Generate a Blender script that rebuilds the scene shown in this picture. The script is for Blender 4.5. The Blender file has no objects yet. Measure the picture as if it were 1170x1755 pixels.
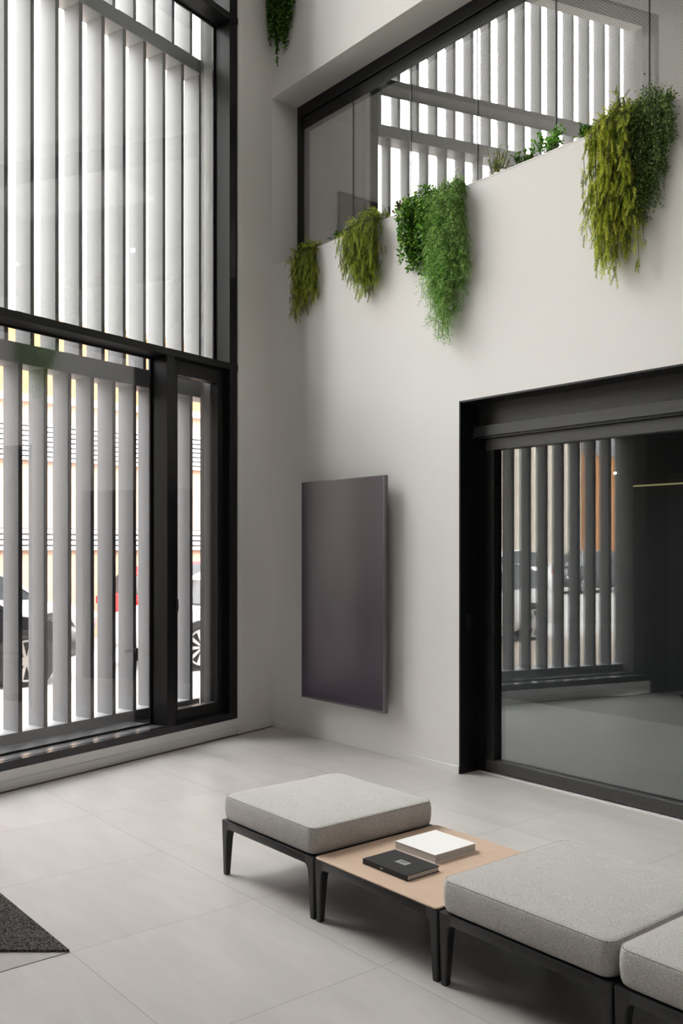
import bpy, bmesh, math, random
from mathutils import Vector, Matrix
random.seed(7)
sc = bpy.context.scene
COL = sc.collection
PI = math.pi

# ------------------------------------------------------------------ camera
cd = bpy.data.cameras.new('camera'); cam = bpy.data.objects.new('camera', cd); COL.objects.link(cam)
cam.location = (7.301, -5.115, 1.70)
fwd = Vector((-0.77383, 0.63340, 0.0))
cam.rotation_euler = fwd.to_track_quat('-Z', 'Y').to_euler()
cd.sensor_fit = 'HORIZONTAL'; cd.sensor_width = 36.0
cd.lens = 36.0 * 1587.0 / 1170.0
cd.shift_y = 62.5 / 1170.0
cd.clip_start = 0.05; cd.clip_end = 500
sc.camera = cam

# ------------------------------------------------------------------ world, sun, exposure
SKY = 6.0
w = bpy.data.worlds.new('sky'); sc.world = w; w.use_nodes = True
nt = w.node_tree; nt.nodes.clear()
o_ = nt.nodes.new('ShaderNodeOutputWorld'); b_ = nt.nodes.new('ShaderNodeBackground')
b_.inputs[0].default_value = (1.0, 0.985, 0.97, 1)
tc_ = nt.nodes.new('ShaderNodeTexCoord'); sx_ = nt.nodes.new('ShaderNodeSeparateXYZ'); mr_ = nt.nodes.new('ShaderNodeMapRange')
mr_.inputs['From Min'].default_value = 0.0; mr_.inputs['From Max'].default_value = 1.0          # overcast sky, brightest overhead
mr_.inputs['To Min'].default_value = SKY * 0.62; mr_.inputs['To Max'].default_value = SKY * 2.6
nt.links.new(tc_.outputs['Generated'], sx_.inputs[0]); nt.links.new(sx_.outputs[2], mr_.inputs['Value']); nt.links.new(mr_.outputs[0], b_.inputs[1])
nt.links.new(b_.outputs[0], o_.inputs[0])

sd = bpy.data.lights.new('sun', 'SUN'); sun = bpy.data.objects.new('sun', sd); COL.objects.link(sun)
sd.energy = 2.0; sd.angle = math.radians(0.6); sd.color = (1.0, 0.95, 0.88)
sun.rotation_euler = Vector((-0.62, 0.12, -0.78)).to_track_quat('-Z', 'Y').to_euler()
sun.location = (20, 0, 30)

sc.view_settings.view_transform = 'Standard'
sc.view_settings.look = 'None'
sc.view_settings.exposure = 1.15
sc.view_settings.gamma = 1.0
sc.view_settings.use_curve_mapping = False
cy = sc.cycles
cy.use_denoising = True
cy.max_bounces = 10; cy.diffuse_bounces = 6; cy.glossy_bounces = 6
cy.transmission_bounces = 6; cy.transparent_max_bounces = 40
cy.sample_clamp_indirect = 8.0
cy.caustics_reflective = False; cy.caustics_refractive = False

# window wall frame: s runs along the wall away from the corner, off runs outwards
WD = Vector((0.2716, -0.9624, 0)); NO = Vector((-0.9624, -0.2716, 0))
def WW(s, off, z): return WD * s + NO * off + Vector((0, 0, z))

# daylight portal on the window opening (guides the sky light only)
pl = bpy.data.lights.new('window_portal', 'AREA'); po = bpy.data.objects.new('window_portal', pl); COL.objects.link(po)
pl.shape = 'RECTANGLE'; pl.size = 3.8; pl.size_y = 7.85; pl.cycles.is_portal = True
po.location = WW(2.4, 0.24, 4.12)
po.rotation_euler = (-NO).to_track_quat('-Z', 'Y').to_euler()

# fill lights added unseen above the lobby and in the rooms behind the glass
def area(name, loc, sx, sy, energy, color=(1, 1, 1)):
    l = bpy.data.lights.new(name, 'AREA'); o = bpy.data.objects.new(name, l); COL.objects.link(o)
    l.shape = 'RECTANGLE'; l.size = sx; l.size_y = sy; l.energy = energy; l.color = color
    o.location = loc
    return o
area('lobby_fill_light', (3.2, -3.0, 8.3), 3.0, 3.0, 8, (1.0, 0.965, 0.93))
area('lobby_fill_light', (6.6, -5.0, 8.3), 3.0, 3.0, 25, (1.0, 0.965, 0.93))
def spot(name, loc, energy, color=(1.0, 0.97, 0.94)):
    l = bpy.data.lights.new(name, 'SPOT'); o = bpy.data.objects.new(name, l); COL.objects.link(o)
    l.energy = energy; l.color = color; l.spot_size = math.radians(150); l.spot_blend = 0.6; l.shadow_soft_size = 0.03; o.location = loc
for x_ in (1.2, 3.2, 5.2, 7.2):
    spot('upstairs_fill_spot', (x_, 3.2, 5.95), 72)  # added spots, brighten the upstairs room and veil the gallery glass
for x_ in (2.4, 4.6, 6.8):
    spot('dark_room_fill_spot', (x_, 1.5, 2.86), 22)  # added spots, lift the carpet seen through the door

# ------------------------------------------------------------------ materials
def mat(name, col, rough=0.5, metal=0.0, spec=0.5, noise=None, bump=None, trans=None):
    m = bpy.data.materials.new(name); m.use_nodes = True
    t = m.node_tree; p = t.nodes['Principled BSDF']
    p.inputs['Base Color'].default_value = (*col, 1); p.inputs['Roughness'].default_value = rough
    p.inputs['Metallic'].default_value = metal; p.inputs['Specular IOR Level'].default_value = spec
    tc = t.nodes.new('ShaderNodeTexCoord')
    if noise:
        sc_, amt, stretch = noise
        mp = t.nodes.new('ShaderNodeMapping'); mp.inputs['Scale'].default_value = stretch
        n = t.nodes.new('ShaderNodeTexNoise'); n.inputs['Scale'].default_value = sc_; n.inputs['Detail'].default_value = 6
        r = t.nodes.new('ShaderNodeMapRange'); r.inputs['From Min'].default_value = 0.3; r.inputs['From Max'].default_value = 0.7
        r.inputs['To Min'].default_value = 1 - amt; r.inputs['To Max'].default_value = 1 + amt
        mx = t.nodes.new('ShaderNodeMix'); mx.data_type = 'RGBA'; mx.blend_type = 'MULTIPLY'; mx.inputs[0].default_value = 1
        mx.inputs[6].default_value = (*col, 1)
        t.links.new(tc.outputs['Object'], mp.inputs[0]); t.links.new(mp.outputs[0], n.inputs['Vector'])
        t.links.new(n.outputs['Fac'], r.inputs['Value']); t.links.new(r.outputs[0], mx.inputs[7])
        t.links.new(mx.outputs[2], p.inputs['Base Color'])
    if bump:
        sc2, st = bump
        n2 = t.nodes.new('ShaderNodeTexNoise'); n2.inputs['Scale'].default_value = sc2; n2.inputs['Detail'].default_value = 3
        b = t.nodes.new('ShaderNodeBump'); b.inputs['Strength'].default_value = st; b.inputs['Distance'].default_value = 0.002
        t.links.new(tc.outputs['Object'], n2.inputs['Vector']); t.links.new(n2.outputs['Fac'], b.inputs['Height'])
        t.links.new(b.outputs[0], p.inputs['Normal'])
    return m

def glass(name, r0, r1, power, tint):
    """clear pane: passes light straight through, mirrors a little, more at a slant"""
    m = bpy.data.materials.new(name); m.use_nodes = True
    t = m.node_tree; t.nodes.clear()
    o = t.nodes.new('ShaderNodeOutputMaterial'); mx = t.nodes.new('ShaderNodeMixShader')
    tr = t.nodes.new('ShaderNodeBsdfTransparent'); tr.inputs[0].default_value = (*tint, 1)
    gl = t.nodes.new('ShaderNodeBsdfGlossy'); gl.inputs['Roughness'].default_value = 0.0
    gl.inputs['Color'].default_value = (0.97, 0.97, 0.97, 1)
    lw = t.nodes.new('ShaderNodeLayerWeight'); lw.inputs[0].default_value = 0.5
    pw = t.nodes.new('ShaderNodeMath'); pw.operation = 'POWER'; pw.inputs[1].default_value = power
    ml = t.nodes.new('ShaderNodeMath'); ml.operation = 'MULTIPLY_ADD'; ml.inputs[1].default_value = r1; ml.inputs[2].default_value = r0
    t.links.new(lw.outputs['Facing'], pw.inputs[0]); t.links.new(pw.outputs[0], ml.inputs[0])
    t.links.new(ml.outputs[0], mx.inputs[0]); t.links.new(tr.outputs[0], mx.inputs[1]); t.links.new(gl.outputs[0], mx.inputs[2])
    t.links.new(mx.outputs[0], o.inputs[0])
    return m

def tile_material():
    m = mat('floor_tiles', (0.6, 0.575, 0.555), 0.32, 0, 0.5)
    t = m.node_tree; p = t.nodes['Principled BSDF']; L = t.links.new
    tc = t.nodes.new('ShaderNodeTexCoord'); sx = t.nodes.new('ShaderNodeSeparateXYZ'); L(tc.outputs['Object'], sx.inputs[0])
    def M(op, a, b=None, c=None):
        n = t.nodes.new('ShaderNodeMath'); n.operation = op
        for i, v in enumerate((a, b, c)):
            if v is None: continue
            if isinstance(v, (int, float)): n.inputs[i].default_value = v
            else: L(v, n.inputs[i])
        return n.outputs[0]
    P_ = 0.925
    u = M('DIVIDE', M('SUBTRACT', sx.outputs[0], 3.562), P_); v = M('DIVIDE', M('SUBTRACT', sx.outputs[1], -3.528), P_)
    def joint(c):
        f = M('FRACT', c); d = M('MINIMUM', f, M('SUBTRACT', 1.0, f))
        return M('LESS_THAN', d, 0.0022 / P_)
    j = M('MAXIMUM', joint(u), joint(v))
    cell = t.nodes.new('ShaderNodeCombineXYZ'); L(M('FLOOR', u), cell.inputs[0]); L(M('FLOOR', v), cell.inputs[1])
    wn = t.nodes.new('ShaderNodeTexWhiteNoise'); wn.noise_dimensions = '3D'; L(cell.outputs[0], wn.inputs['Vector'])
    off = t.nodes.new('ShaderNodeVectorMath'); off.operation = 'SCALE'; L(wn.outputs['Color'], off.inputs[0]); off.inputs['Scale'].default_value = 20
    add = t.nodes.new('ShaderNodeVectorMath'); add.operation = 'ADD'; L(tc.outputs['Object'], add.inputs[0]); L(off.outputs[0], add.inputs[1])
    rot = t.nodes.new('ShaderNodeMapping'); rot.inputs['Rotation'].default_value = (0, 0, 0.35); rot.inputs['Scale'].default_value = (1.0, 3.2, 1)
    L(add.outputs[0], rot.inputs[0])
    n1 = t.nodes.new('ShaderNodeTexNoise'); n1.inputs['Scale'].default_value = 2.2; n1.inputs['Detail'].default_value = 5; n1.inputs['Roughness'].default_value = 0.55
    n1.inputs['Distortion'].default_value = 0.0
    L(rot.outputs[0], n1.inputs['Vector'])
    n2 = t.nodes.new('ShaderNodeTexNoise'); n2.inputs['Scale'].default_value = 60; n2.inputs['Detail'].default_value = 2
    L(rot.outputs[0], n2.inputs['Vector'])
    k = M('ADD', M('MULTIPLY_ADD', M('SUBTRACT', n1.outputs['Fac'], 0.5), 0.34, 1.0), M('MULTIPLY', M('SUBTRACT', n2.outputs['Fac'], 0.5), 0.10))
    k = M('ADD', k, M('MULTIPLY', M('SUBTRACT', wn.outputs['Value'], 0.5), 0.05))
    k = M('MULTIPLY', k, M('SUBTRACT', 1.0, M('MULTIPLY', j, 0.34)))
    vm = t.nodes.new('ShaderNodeVectorMath'); vm.operation = 'SCALE'; vm.inputs[0].default_value = (0.535, 0.510, 0.492); L(k, vm.inputs['Scale'])
    L(vm.outputs[0], p.inputs['Base Color'])
    L(M('MULTIPLY_ADD', n1.outputs['Fac'], 0.16, 0.285), p.inputs['Roughness'])
    return m

def fabric_material():
    m = mat('grey_fabric', (0.4, 0.39, 0.375), 0.95, 0, 0.15)
    t = m.node_tree; p = t.nodes['Principled BSDF']; L = t.links.new
    tc = t.nodes.new('ShaderNodeTexCoord')
    mp = t.nodes.new('ShaderNodeMapping'); mp.inputs['Scale'].default_value = (1, 1, 1); L(tc.outputs['Object'], mp.inputs[0])
    n = t.nodes.new('ShaderNodeTexNoise'); n.inputs['Scale'].default_value = 260; n.inputs['Detail'].default_value = 3; L(mp.outputs[0], n.inputs['Vector'])
    n3 = t.nodes.new('ShaderNodeTexNoise'); n3.inputs['Scale'].default_value = 14; n3.inputs['Detail'].default_value = 3; L(mp.outputs[0], n3.inputs['Vector'])
    cr = t.nodes.new('ShaderNodeValToRGB'); e = cr.color_ramp.elements
    e[0].position = 0.32; e[0].color = (0.32, 0.305, 0.292, 1); e[1].position = 0.68; e[1].color = (0.61, 0.59, 0.57, 1)
    L(n.outputs['Fac'], cr.inputs[0])
    r = t.nodes.new('ShaderNodeMapRange'); r.inputs['To Min'].default_value = 0.92; r.inputs['To Max'].default_value = 1.08; L(n3.outputs['Fac'], r.inputs['Value'])
    vm = t.nodes.new('ShaderNodeVectorMath'); vm.operation = 'SCALE'; L(cr.outputs[0], vm.inputs[0]); L(r.outputs[0], vm.inputs['Scale'])
    L(vm.outputs[0], p.inputs['Base Color'])
    b = t.nodes.new('ShaderNodeBump'); b.inputs['Strength'].default_value = 0.35; b.inputs['Distance'].default_value = 0.0015
    L(n.outputs['Fac'], b.inputs['Height']); L(b.outputs[0], p.inputs['Normal'])
    p.inputs['Sheen Weight'].default_value = 0.25; p.inputs['Sheen Roughness'].default_value = 0.5
    return m

def mat_material():
    m = mat('entrance_mat', (0.07, 0.065, 0.06), 1.0, 0, 0.1, bump=(420, 1.0))
    t = m.node_tree; p = t.nodes['Principled BSDF']; L = t.links.new
    tc = t.nodes.new('ShaderNodeTexCoord')
    n = t.nodes.new('ShaderNodeTexVoronoi'); n.inputs['Scale'].default_value = 170; L(tc.outputs['Object'], n.inputs['Vector'])
    sep = t.nodes.new('ShaderNodeSeparateColor'); L(n.outputs['Color'], sep.inputs[0])
    cr = t.nodes.new('ShaderNodeValToRGB'); e = cr.color_ramp.elements
    e[0].position = 0.25; e[0].color = (0.028, 0.027, 0.028, 1); e[1].position = 1.0; e[1].color = (0.20, 0.185, 0.17, 1)
    L(sep.outputs[0], cr.inputs[0]); L(cr.outputs[0], p.inputs['Base Color'])
    return m

def perforated_material():
    m = mat('perforated_panel', (0.35, 0.34, 0.33), 0.8, 0, 0.2)
    t = m.node_tree; p = t.nodes['Principled BSDF']; L = t.links.new
    tc = t.nodes.new('ShaderNodeTexCoord'); mp = t.nodes.new('ShaderNodeMapping'); mp.inputs['Scale'].default_value = (40, 40, 40)
    L(tc.outputs['Object'], mp.inputs[0])
    fr = t.nodes.new('ShaderNodeVectorMath'); fr.operation = 'FRACTION'; L(mp.outputs[0], fr.inputs[0])
    sb = t.nodes.new('ShaderNodeVectorMath'); sb.operation = 'SUBTRACT'; sb.inputs[1].default_value = (0.5, 0.5, 0.5); L(fr.outputs[0], sb.inputs[0])
    ml = t.nodes.new('ShaderNodeVectorMath'); ml.operation = 'MULTIPLY'; ml.inputs[1].default_value = (1, 1, 0); L(sb.outputs[0], ml.inputs[0])
    ln = t.nodes.new('ShaderNodeVectorMath'); ln.operation = 'LENGTH'; L(ml.outputs[0], ln.inputs[0])
    lt = t.nodes.new('ShaderNodeMath'); lt.operation = 'LESS_THAN'; lt.inputs[1].default_value = 0.26; L(ln.outputs['Value'], lt.inputs[0])
    mx = t.nodes.new('ShaderNodeMix'); mx.data_type = 'RGBA'; L(lt.outputs[0], mx.inputs[0])
    mx.inputs[6].default_value = (0.62, 0.61, 0.59, 1); mx.inputs[7].default_value = (0.16, 0.16, 0.16, 1)
    L(mx.outputs[2], p.inputs['Base Color'])
    return m

def emit(name, col, s):
    m = bpy.data.materials.new(name); m.use_nodes = True; t = m.node_tree; t.nodes.clear()
    o = t.nodes.new('ShaderNodeOutputMaterial'); e = t.nodes.new('ShaderNodeEmission'); e.inputs[0].default_value = (*col, 1); e.inputs[1].default_value = s
    t.links.new(e.outputs[0], o.inputs[0]); return m

def leafmat(name, col, rough=0.45):
    m = mat(name, col, rough, 0, 0.35)
    p = m.node_tree.nodes['Principled BSDF']
    p.inputs['Subsurface Weight'].default_value = 0.0
    t = m.node_tree; o = t.nodes['Material Output']
    tl = t.nodes.new('ShaderNodeBsdfTranslucent'); tl.inputs[0].default_value = (col[0] * 1.1, col[1] * 1.2, col[2] * 0.6, 1)
    mx = t.nodes.new('ShaderNodeMixShader'); mx.inputs[0].default_value = 0.22
    t.links.new(p.outputs[0], mx.inputs[1]); t.links.new(tl.outputs[0], mx.inputs[2]); t.links.new(mx.outputs[0], o.inputs[0])
    return m

M = {}
M['wall'] = mat('white_plaster', (0.80, 0.785, 0.77), 0.75, 0, 0.3, noise=(1.2, 0.012, (1, 1, 1)), bump=(60, 0.05))
M['backwall'] = mat('grey_back_wall', (0.34, 0.33, 0.32), 0.7)
M['ceil'] = mat('ceiling_paint', (0.85, 0.85, 0.84), 0.8)
M['base'] = mat('white_skirting', (0.80, 0.79, 0.775), 0.5)
M['tile'] = tile_material()
M['inset_dark'] = mat('grey_inset', (0.37, 0.355, 0.34), 0.35, 0, 0.5, noise=(8, 0.06, (1, 3, 1)))
M['fabric'] = fabric_material()
M['seam'] = mat('seam_thread', (0.46, 0.445, 0.425), 0.9, 0, 0.1)
M['matrug'] = mat_material()
M['black'] = mat('black_aluminium', (0.008, 0.0079, 0.0078), 0.36, 0.0, 0.35)
M['blackgloss'] = mat('black_sill_metal', (0.012, 0.012, 0.013), 0.17, 0.0, 0.6)
M['deck'] = mat('grey_sill_deck', (0.11, 0.11, 0.115), 0.24, 0.0, 0.9)
M['charcoal'] = mat('charcoal_brushed_steel', (0.045, 0.044, 0.043), 0.42, 0.0, 0.5, noise=(30, 0.25, (0.3, 1, 12)))
M['legs'] = mat('black_powder_coat', (0.020, 0.020, 0.021), 0.45, 0, 0.45)
M['wood'] = mat('beige_table_top', (0.60, 0.44, 0.33), 0.5, 0, 0.35, noise=(16, 0.08, (1, 14, 1)))
M['fin'] = mat('pale_concrete_fin', (0.160, 0.161, 0.165), 0.75, 0, 0.2, noise=(2.0, 0.06, (1, 1, 0.6)))
M['ledge'] = mat('grey_steel_beam', (0.23, 0.235, 0.245), 0.45, 0, 0.5)
M['concrete'] = mat('grey_concrete', (0.28, 0.28, 0.28), 0.85, 0, 0.2, noise=(5, 0.16, (1, 1, 1.6)), bump=(25, 0.2))
M['winglass'] = glass('window_glass', 0.045, 0.75, 4.0, (0.95, 0.965, 0.96))
M['dimglass'] = glass('dimming_window_glass', 0.095, 0.75, 4.0, (0.755, 0.76, 0.765))  # grey tint added to darken the lower fins seen through it
M['doorglass'] = glass('dark_door_glass', 0.15, 0.70, 4.0, (0.70, 0.75, 0.75))
M['upglass'] = glass('balcony_glass', 0.235, 0.70, 3.0, (0.84, 0.85, 0.85))
M['joint'] = mat('glass_joint', (0.02, 0.02, 0.02), 0.4)
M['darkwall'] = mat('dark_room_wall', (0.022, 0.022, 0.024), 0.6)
M['darkfloor'] = mat('grey_carpet', (0.24, 0.235, 0.23), 0.95, 0, 0.1, noise=(160, 0.3, (1, 1, 1)))
M['perf'] = perforated_material()
M['upwall'] = mat('upstairs_wall', (0.60, 0.59, 0.57), 0.8)
M['panel'] = mat('dark_panel', (0.03, 0.03, 0.032), 0.5)
M['soil'] = mat('planting_soil', (0.03, 0.02, 0.014), 1.0, 0, 0.1)
M['led'] = emit('led_strip_light', (1.0, 0.85, 0.40), 0.26)
M['lamp'] = emit('spot_lens', (1.0, 0.95, 0.85), 14.0)
M['screen'] = mat('tv_screen', (0.046, 0.031, 0.052), 0.34, 0, 0.8)
M['bezel'] = mat('tv_metal_edge', (0.16, 0.16, 0.165), 0.35, 0.6)
M['tvback'] = mat('tv_back_plastic', (0.02, 0.02, 0.021), 0.5)
M['paper'] = mat('book_pages', (0.50, 0.485, 0.46), 0.9, noise=(6, 0.12, (1, 1, 140)))
M['whitecover'] = mat('white_book_cover', (0.88, 0.87, 0.86), 0.5)
M['blackcover'] = mat('black_book_cloth', (0.022, 0.022, 0.022), 0.6, 0, 0.3, bump=(400, 0.3))
M['foil'] = mat('silver_foil', (0.42, 0.42, 0.41), 0.35, 0.5)
M['asphalt'] = mat('bright_pavement', (0.30, 0.29, 0.28), 0.9, noise=(3, 0.06, (1, 1, 1)))
M['paving'] = mat('tan_paving', (0.24, 0.20, 0.16), 0.9, noise=(5, 0.08, (1, 1, 1)))
M['orange'] = mat('orange_cladding', (0.44, 0.20, 0.075), 0.6, noise=(2, 0.05, (1, 1, 1)))
M['beige'] = mat('beige_cladding', (0.42, 0.29, 0.20), 0.7, noise=(2, 0.04, (1, 1, 1)))
M['cream'] = mat('cream_cladding', (0.50, 0.45, 0.37), 0.7, noise=(2, 0.04, (1, 1, 1)))
M['louver'] = mat('white_louver', (0.80, 0.80, 0.80), 0.5)
M['recess'] = mat('louver_recess', (0.10, 0.10, 0.10), 0.8)
M['tyre'] = mat('tyre_rubber', (0.015, 0.015, 0.015), 0.8)
M['rim'] = mat('alloy_rim', (0.55, 0.55, 0.56), 0.3, 0.8)
M['carglass'] = mat('car_window', (0.02, 0.025, 0.028), 0.08, 0, 0.7)
M['carlamp'] = mat('red_tail_lamp', (0.45, 0.01, 0.015), 0.25)
M['headlamp'] = mat('clear_head_lamp', (0.7, 0.72, 0.75), 0.15)
M['trimblack'] = mat('black_car_trim', (0.02, 0.02, 0.02), 0.5)
M['letter'] = mat('pale_lettering', (0.55, 0.56, 0.58), 0.6)
M['stem'] = mat('plant_stem', (0.06, 0.07, 0.02), 0.7)
M['pebble'] = mat('white_pebble', (0.85, 0.85, 0.84), 0.6)
def paint(name, c): return mat(name, c, 0.22, 0.0, 0.6)
M['carblack'] = paint('black_car_paint', (0.012, 0.012, 0.014)); M['carwhite'] = paint('white_car_paint', (0.75, 0.75, 0.75))
M['carsilver'] = paint('silver_car_paint', (0.42, 0.43, 0.45)); M['cargrey'] = paint('dark_grey_car_paint', (0.06, 0.063, 0.07))
M['carred'] = paint('red_car_paint', (0.50, 0.02, 0.03))

# ------------------------------------------------------------------ helpers
def link(name, me, m=None, parent=None, loc=(0, 0, 0)):
    o = bpy.data.objects.new(name, me); COL.objects.link(o)
    if m is not None:
        for x in (m if isinstance(m, (list, tuple)) else [m]): me.materials.append(x)
    o.location = loc
    if parent: o.parent = parent
    return o
def empty(name, loc=(0, 0, 0), rz=0):
    o = bpy.data.objects.new(name, None); COL.objects.link(o); o.location = loc; o.rotation_euler = (0, 0, rz)
    o.empty_display_size = 0.1
    return o
def tag(o, label=None, cat=None, group=None, kind=None):
    if label: o['label'] = label
    if cat: o['category'] = cat
    if group: o['group'] = group
    if kind: o['kind'] = kind
    return o
def struct(o, label=None):
    o['kind'] = 'structure'
    if label: o['label'] = label
    return o

class MB:
    """collects shapes into one mesh"""
    def __init__(s, xf=None): s.bm = bmesh.new(); s.xf = xf
    def v(s, x, y, z):
        return s.bm.verts.new(s.xf(x, y, z) if s.xf else (x, y, z))
    def box(s, x0, x1, y0, y1, z0, z1, bev=0.0):
        vs = [s.v(x, y, z) for x in (x0, x1) for y in (y0, y1) for z in (z0, z1)]
        fs = []
        for q in ((0, 1, 3, 2), (4, 6, 7, 5), (0, 4, 5, 1), (2, 3, 7, 6), (0, 2, 6, 4), (1, 5, 7, 3)):
            fs.append(s.bm.faces.new([vs[i] for i in q]))
        if bev:
            es = list({e for f in fs for e in f.edges})
            bmesh.ops.bevel(s.bm, geom=es, offset=bev, segments=2, affect='EDGES', profile=0.5)
        return s
    def rings(s, rings, cap0=True, cap1=True, closed=True):
        R = [[s.v(*p) for p in r] for r in rings]
        n = len(R[0])
        for a, b in zip(R, R[1:]):
            for i in range(n if closed else n - 1):
                j = (i + 1) % n
                try: s.bm.faces.new((a[i], a[j], b[j], b[i]))
                except ValueError: pass
        if cap0: s.bm.faces.new(list(reversed(R[0])))
        if cap1: s.bm.faces.new(R[-1])
        return s
    def cyl(s, c, axis, r, depth, n=24, r2=None):
        c = Vector(c); a = Vector(axis).normalized(); u = a.orthogonal().normalized(); vv = a.cross(u)
        r2 = r if r2 is None else r2
        rg = []
        for d, rr in ((0, r), (depth, r2)):
            rg.append([tuple(c + a * d + (u * math.cos(2 * PI * i / n) + vv * math.sin(2 * PI * i / n)) * rr) for i in range(n)])
        return s.rings(rg)
    def tube(s, pts, r, n=6, taper=1.0):
        pts = [Vector(p) for p in pts]; rg = []
        for i, p in enumerate(pts):
            d = (pts[min(i + 1, len(pts) - 1)] - pts[max(i - 1, 0)]).normalized()
            u = d.orthogonal().normalized(); vv = d.cross(u); rr = r * (1 + (taper - 1) * i / max(1, len(pts) - 1))
            rg.append([tuple(p + (u * math.cos(2 * PI * k / n) + vv * math.sin(2 * PI * k / n)) * rr) for k in range(n)])
        return s.rings(rg)
    def build(s, name, m, parent=None, base=None, smooth=False, xfbase=None):
        """base: world point that becomes the object's origin; a parented mesh is stored relative to its parent"""
        bmesh.ops.recalc_face_normals(s.bm, faces=s.bm.faces[:])
        off = Vector((0, 0, 0))
        if parent is not None and base is None:
            q = parent
            while q is not None: off += q.location; q = q.parent
        elif base is not None: off = Vector(base)
        if off.length: bmesh.ops.translate(s.bm, verts=s.bm.verts[:], vec=-off)
        me = bpy.data.meshes.new(name); s.bm.to_mesh(me); s.bm.free()
        if smooth:
            for p in me.polygons: p.use_smooth = True
        return link(name, me, m, parent, (0, 0, 0) if parent is not None else off)
def copy_tree(o, parent=None):
    c = o.copy(); COL.objects.link(c)
    if parent is not None: c.parent = parent
    for ch in list(o.children): copy_tree(ch, c)
    return c
def autosmooth(o, deg=40):
    for p in o.data.polygons: p.use_smooth = True
    o.data.set_sharp_from_angle(angle=math.radians(deg))
    return o

# ================================================================== SETTING
# floor
WE = 9.6                                            # end of the window wall along s
m = MB(); e = WW(WE, 0, 0)
vs = [m.v(*p) for p in ((-0.02, 0.24, 0), (10.6, 0.24, 0), (10.6, e.y, 0), (e.x, e.y, 0))]
vb = [m.v(v_.co.x, v_.co.y, -0.12) for v_ in vs]
m.bm.faces.new(vs); m.bm.faces.new(list(reversed(vb)))
for i in range(4): m.bm.faces.new((vs[i], vb[i], vb[(i + 1) % 4], vs[(i + 1) % 4]))
struct(m.build('floor', M['tile']), 'large pale grey stone floor tiles')

# right wall (with the television): door opening 2.457..6.2 x 0..2.81, long opening above 4.41..6.02
DX0, DX1, DZ = 2.457, 6.2, 2.81
SZ, TZ = 6.02, 4.41
m = MB()
m.box(-0.25, DX0, 0.0, 0.20, 0, TZ - 0.12); m.box(DX0, DX1, 0.0, 0.20, DZ, TZ - 0.12); m.box(DX1, 10.6, 0.0, 0.20, 0, TZ - 0.12)
m.box(-0.25, 10.6, 0.0, 0.035, TZ - 0.12, TZ)                     # parapet lip of the planter
m.box(-0.25, 10.6, 0.0, 0.45, SZ, 7.35)                           # wall above the long opening
m.box(-0.25, 0.0, 0.0, 0.45, TZ - 0.12, SZ)                       # left reveal
struct(m.build('wall_right', M['wall']), 'white wall carrying the television')
m = MB(); m.box(0, 10.6, 0.0, 0.30, 7.35, 8.4)
struct(m.build('wall_right_upper', M['wall']))
m = MB(); m.box(-0.0, 10.6, -0.003, 0.036, TZ, TZ + 0.008)
struct(m.build('trim_1', M['base']), 'thin white metal edge along the planter')
m = MB(); m.box(0.0, DX0 - 0.001, -0.010, 0.0, 0.0, 0.053)
struct(m.build('baseboard_right', M['base']), 'low white skirting under the television')
# wall left (window wall): solid strip by the corner, and beyond the window
m = MB(WW); m.box(-0.06, 0.497, 0.0, 0.42, 0, 8.4); m.box(4.3, WE, 0.0, 0.42, 3.15, 8.4); m.box(6.6, WE, 0, .42, 0, 3.0)
m.box(0.497, 4.3, 0.0, 0.42, 8.05, 8.4)
struct(m.build('wall_left', M['wall']), 'white wall strip between the window and the corner')
m = MB(WW); m.box(0.0, 0.497, -0.010, 0.0, 0, 0.053)
struct(m.build('baseboard_left', M['base']), 'low white skirting by the corner')
m = MB(WW); m.box(0.437, 0.497, -0.012, 0.0, 0.0, 8.05)
struct(m.build('trim_2', M['base']), 'narrow white trim beside the window frame')
m = MB(WW); m.box(0.497, 4.3, 0.004, 0.30, 0, 0.071); m.box(0.497, 4.3, 0.0, 0.30, 0.074, 0.144)
struct(m.build('baseboard_window', M['base']), 'white two-step plinth under the window')
# back, far side, ceiling
m = MB(); m.box(-0.5, 10.6, e.y - 0.25, e.y, 0, 8.4); struct(m.build('wall_back', M['backwall']))
m = MB(); m.box(10.6, 10.85, e.y, 0.3, 0, 8.4); struct(m.build('wall_front', M['backwall']))
c0, c1 = WW(-0.06, 0.42, 0), WW(WE, 0.42, 0)
cp = [(c0.x, c0.y), (c1.x, c1.y), (10.85, c1.y), (10.85, 6.2), (-1.5, 6.2), (-1.5, 0.45)]
m = MB(); m.rings([[(*p, 8.4) for p in cp], [(*p, 8.8) for p in cp]]); struct(m.build('ceiling', M['ceil']))
# dark entrance doors further along the window wall
ent = struct(empty('door_2', WW(5.55, 0, 0)))
m = MB(WW); m.box(4.3, 6.6, 0.0, 0.40, 3.0, 3.15); m.box(4.3, 4.5, 0.0, 0.40, 0, 3.0); m.box(4.5, 6.6, 0.05, 0.15, 2.6, 3.0); m.box(4.5, 4.62, 0.05, 0.15, 0, 2.6); m.box(6.48, 6.6, 0.05, 0.15, 0, 2.6); m.box(5.5, 5.6, 0.05, 0.15, 0, 2.6)
m.build('frame', M['black'], ent)
m = MB(WW); m.box(4.3, 6.6, 0.0, 0.42, -0.11, 0.006); m.build('threshold', M['black'], ent)
m = MB(WW); m.box(4.62, 5.5, 0.09, 0.11, 0.0, 2.6); m.box(5.6, 6.48, 0.09, 0.11, 0, 2.6); m.build('panel', M['darkwall'], ent)

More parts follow.
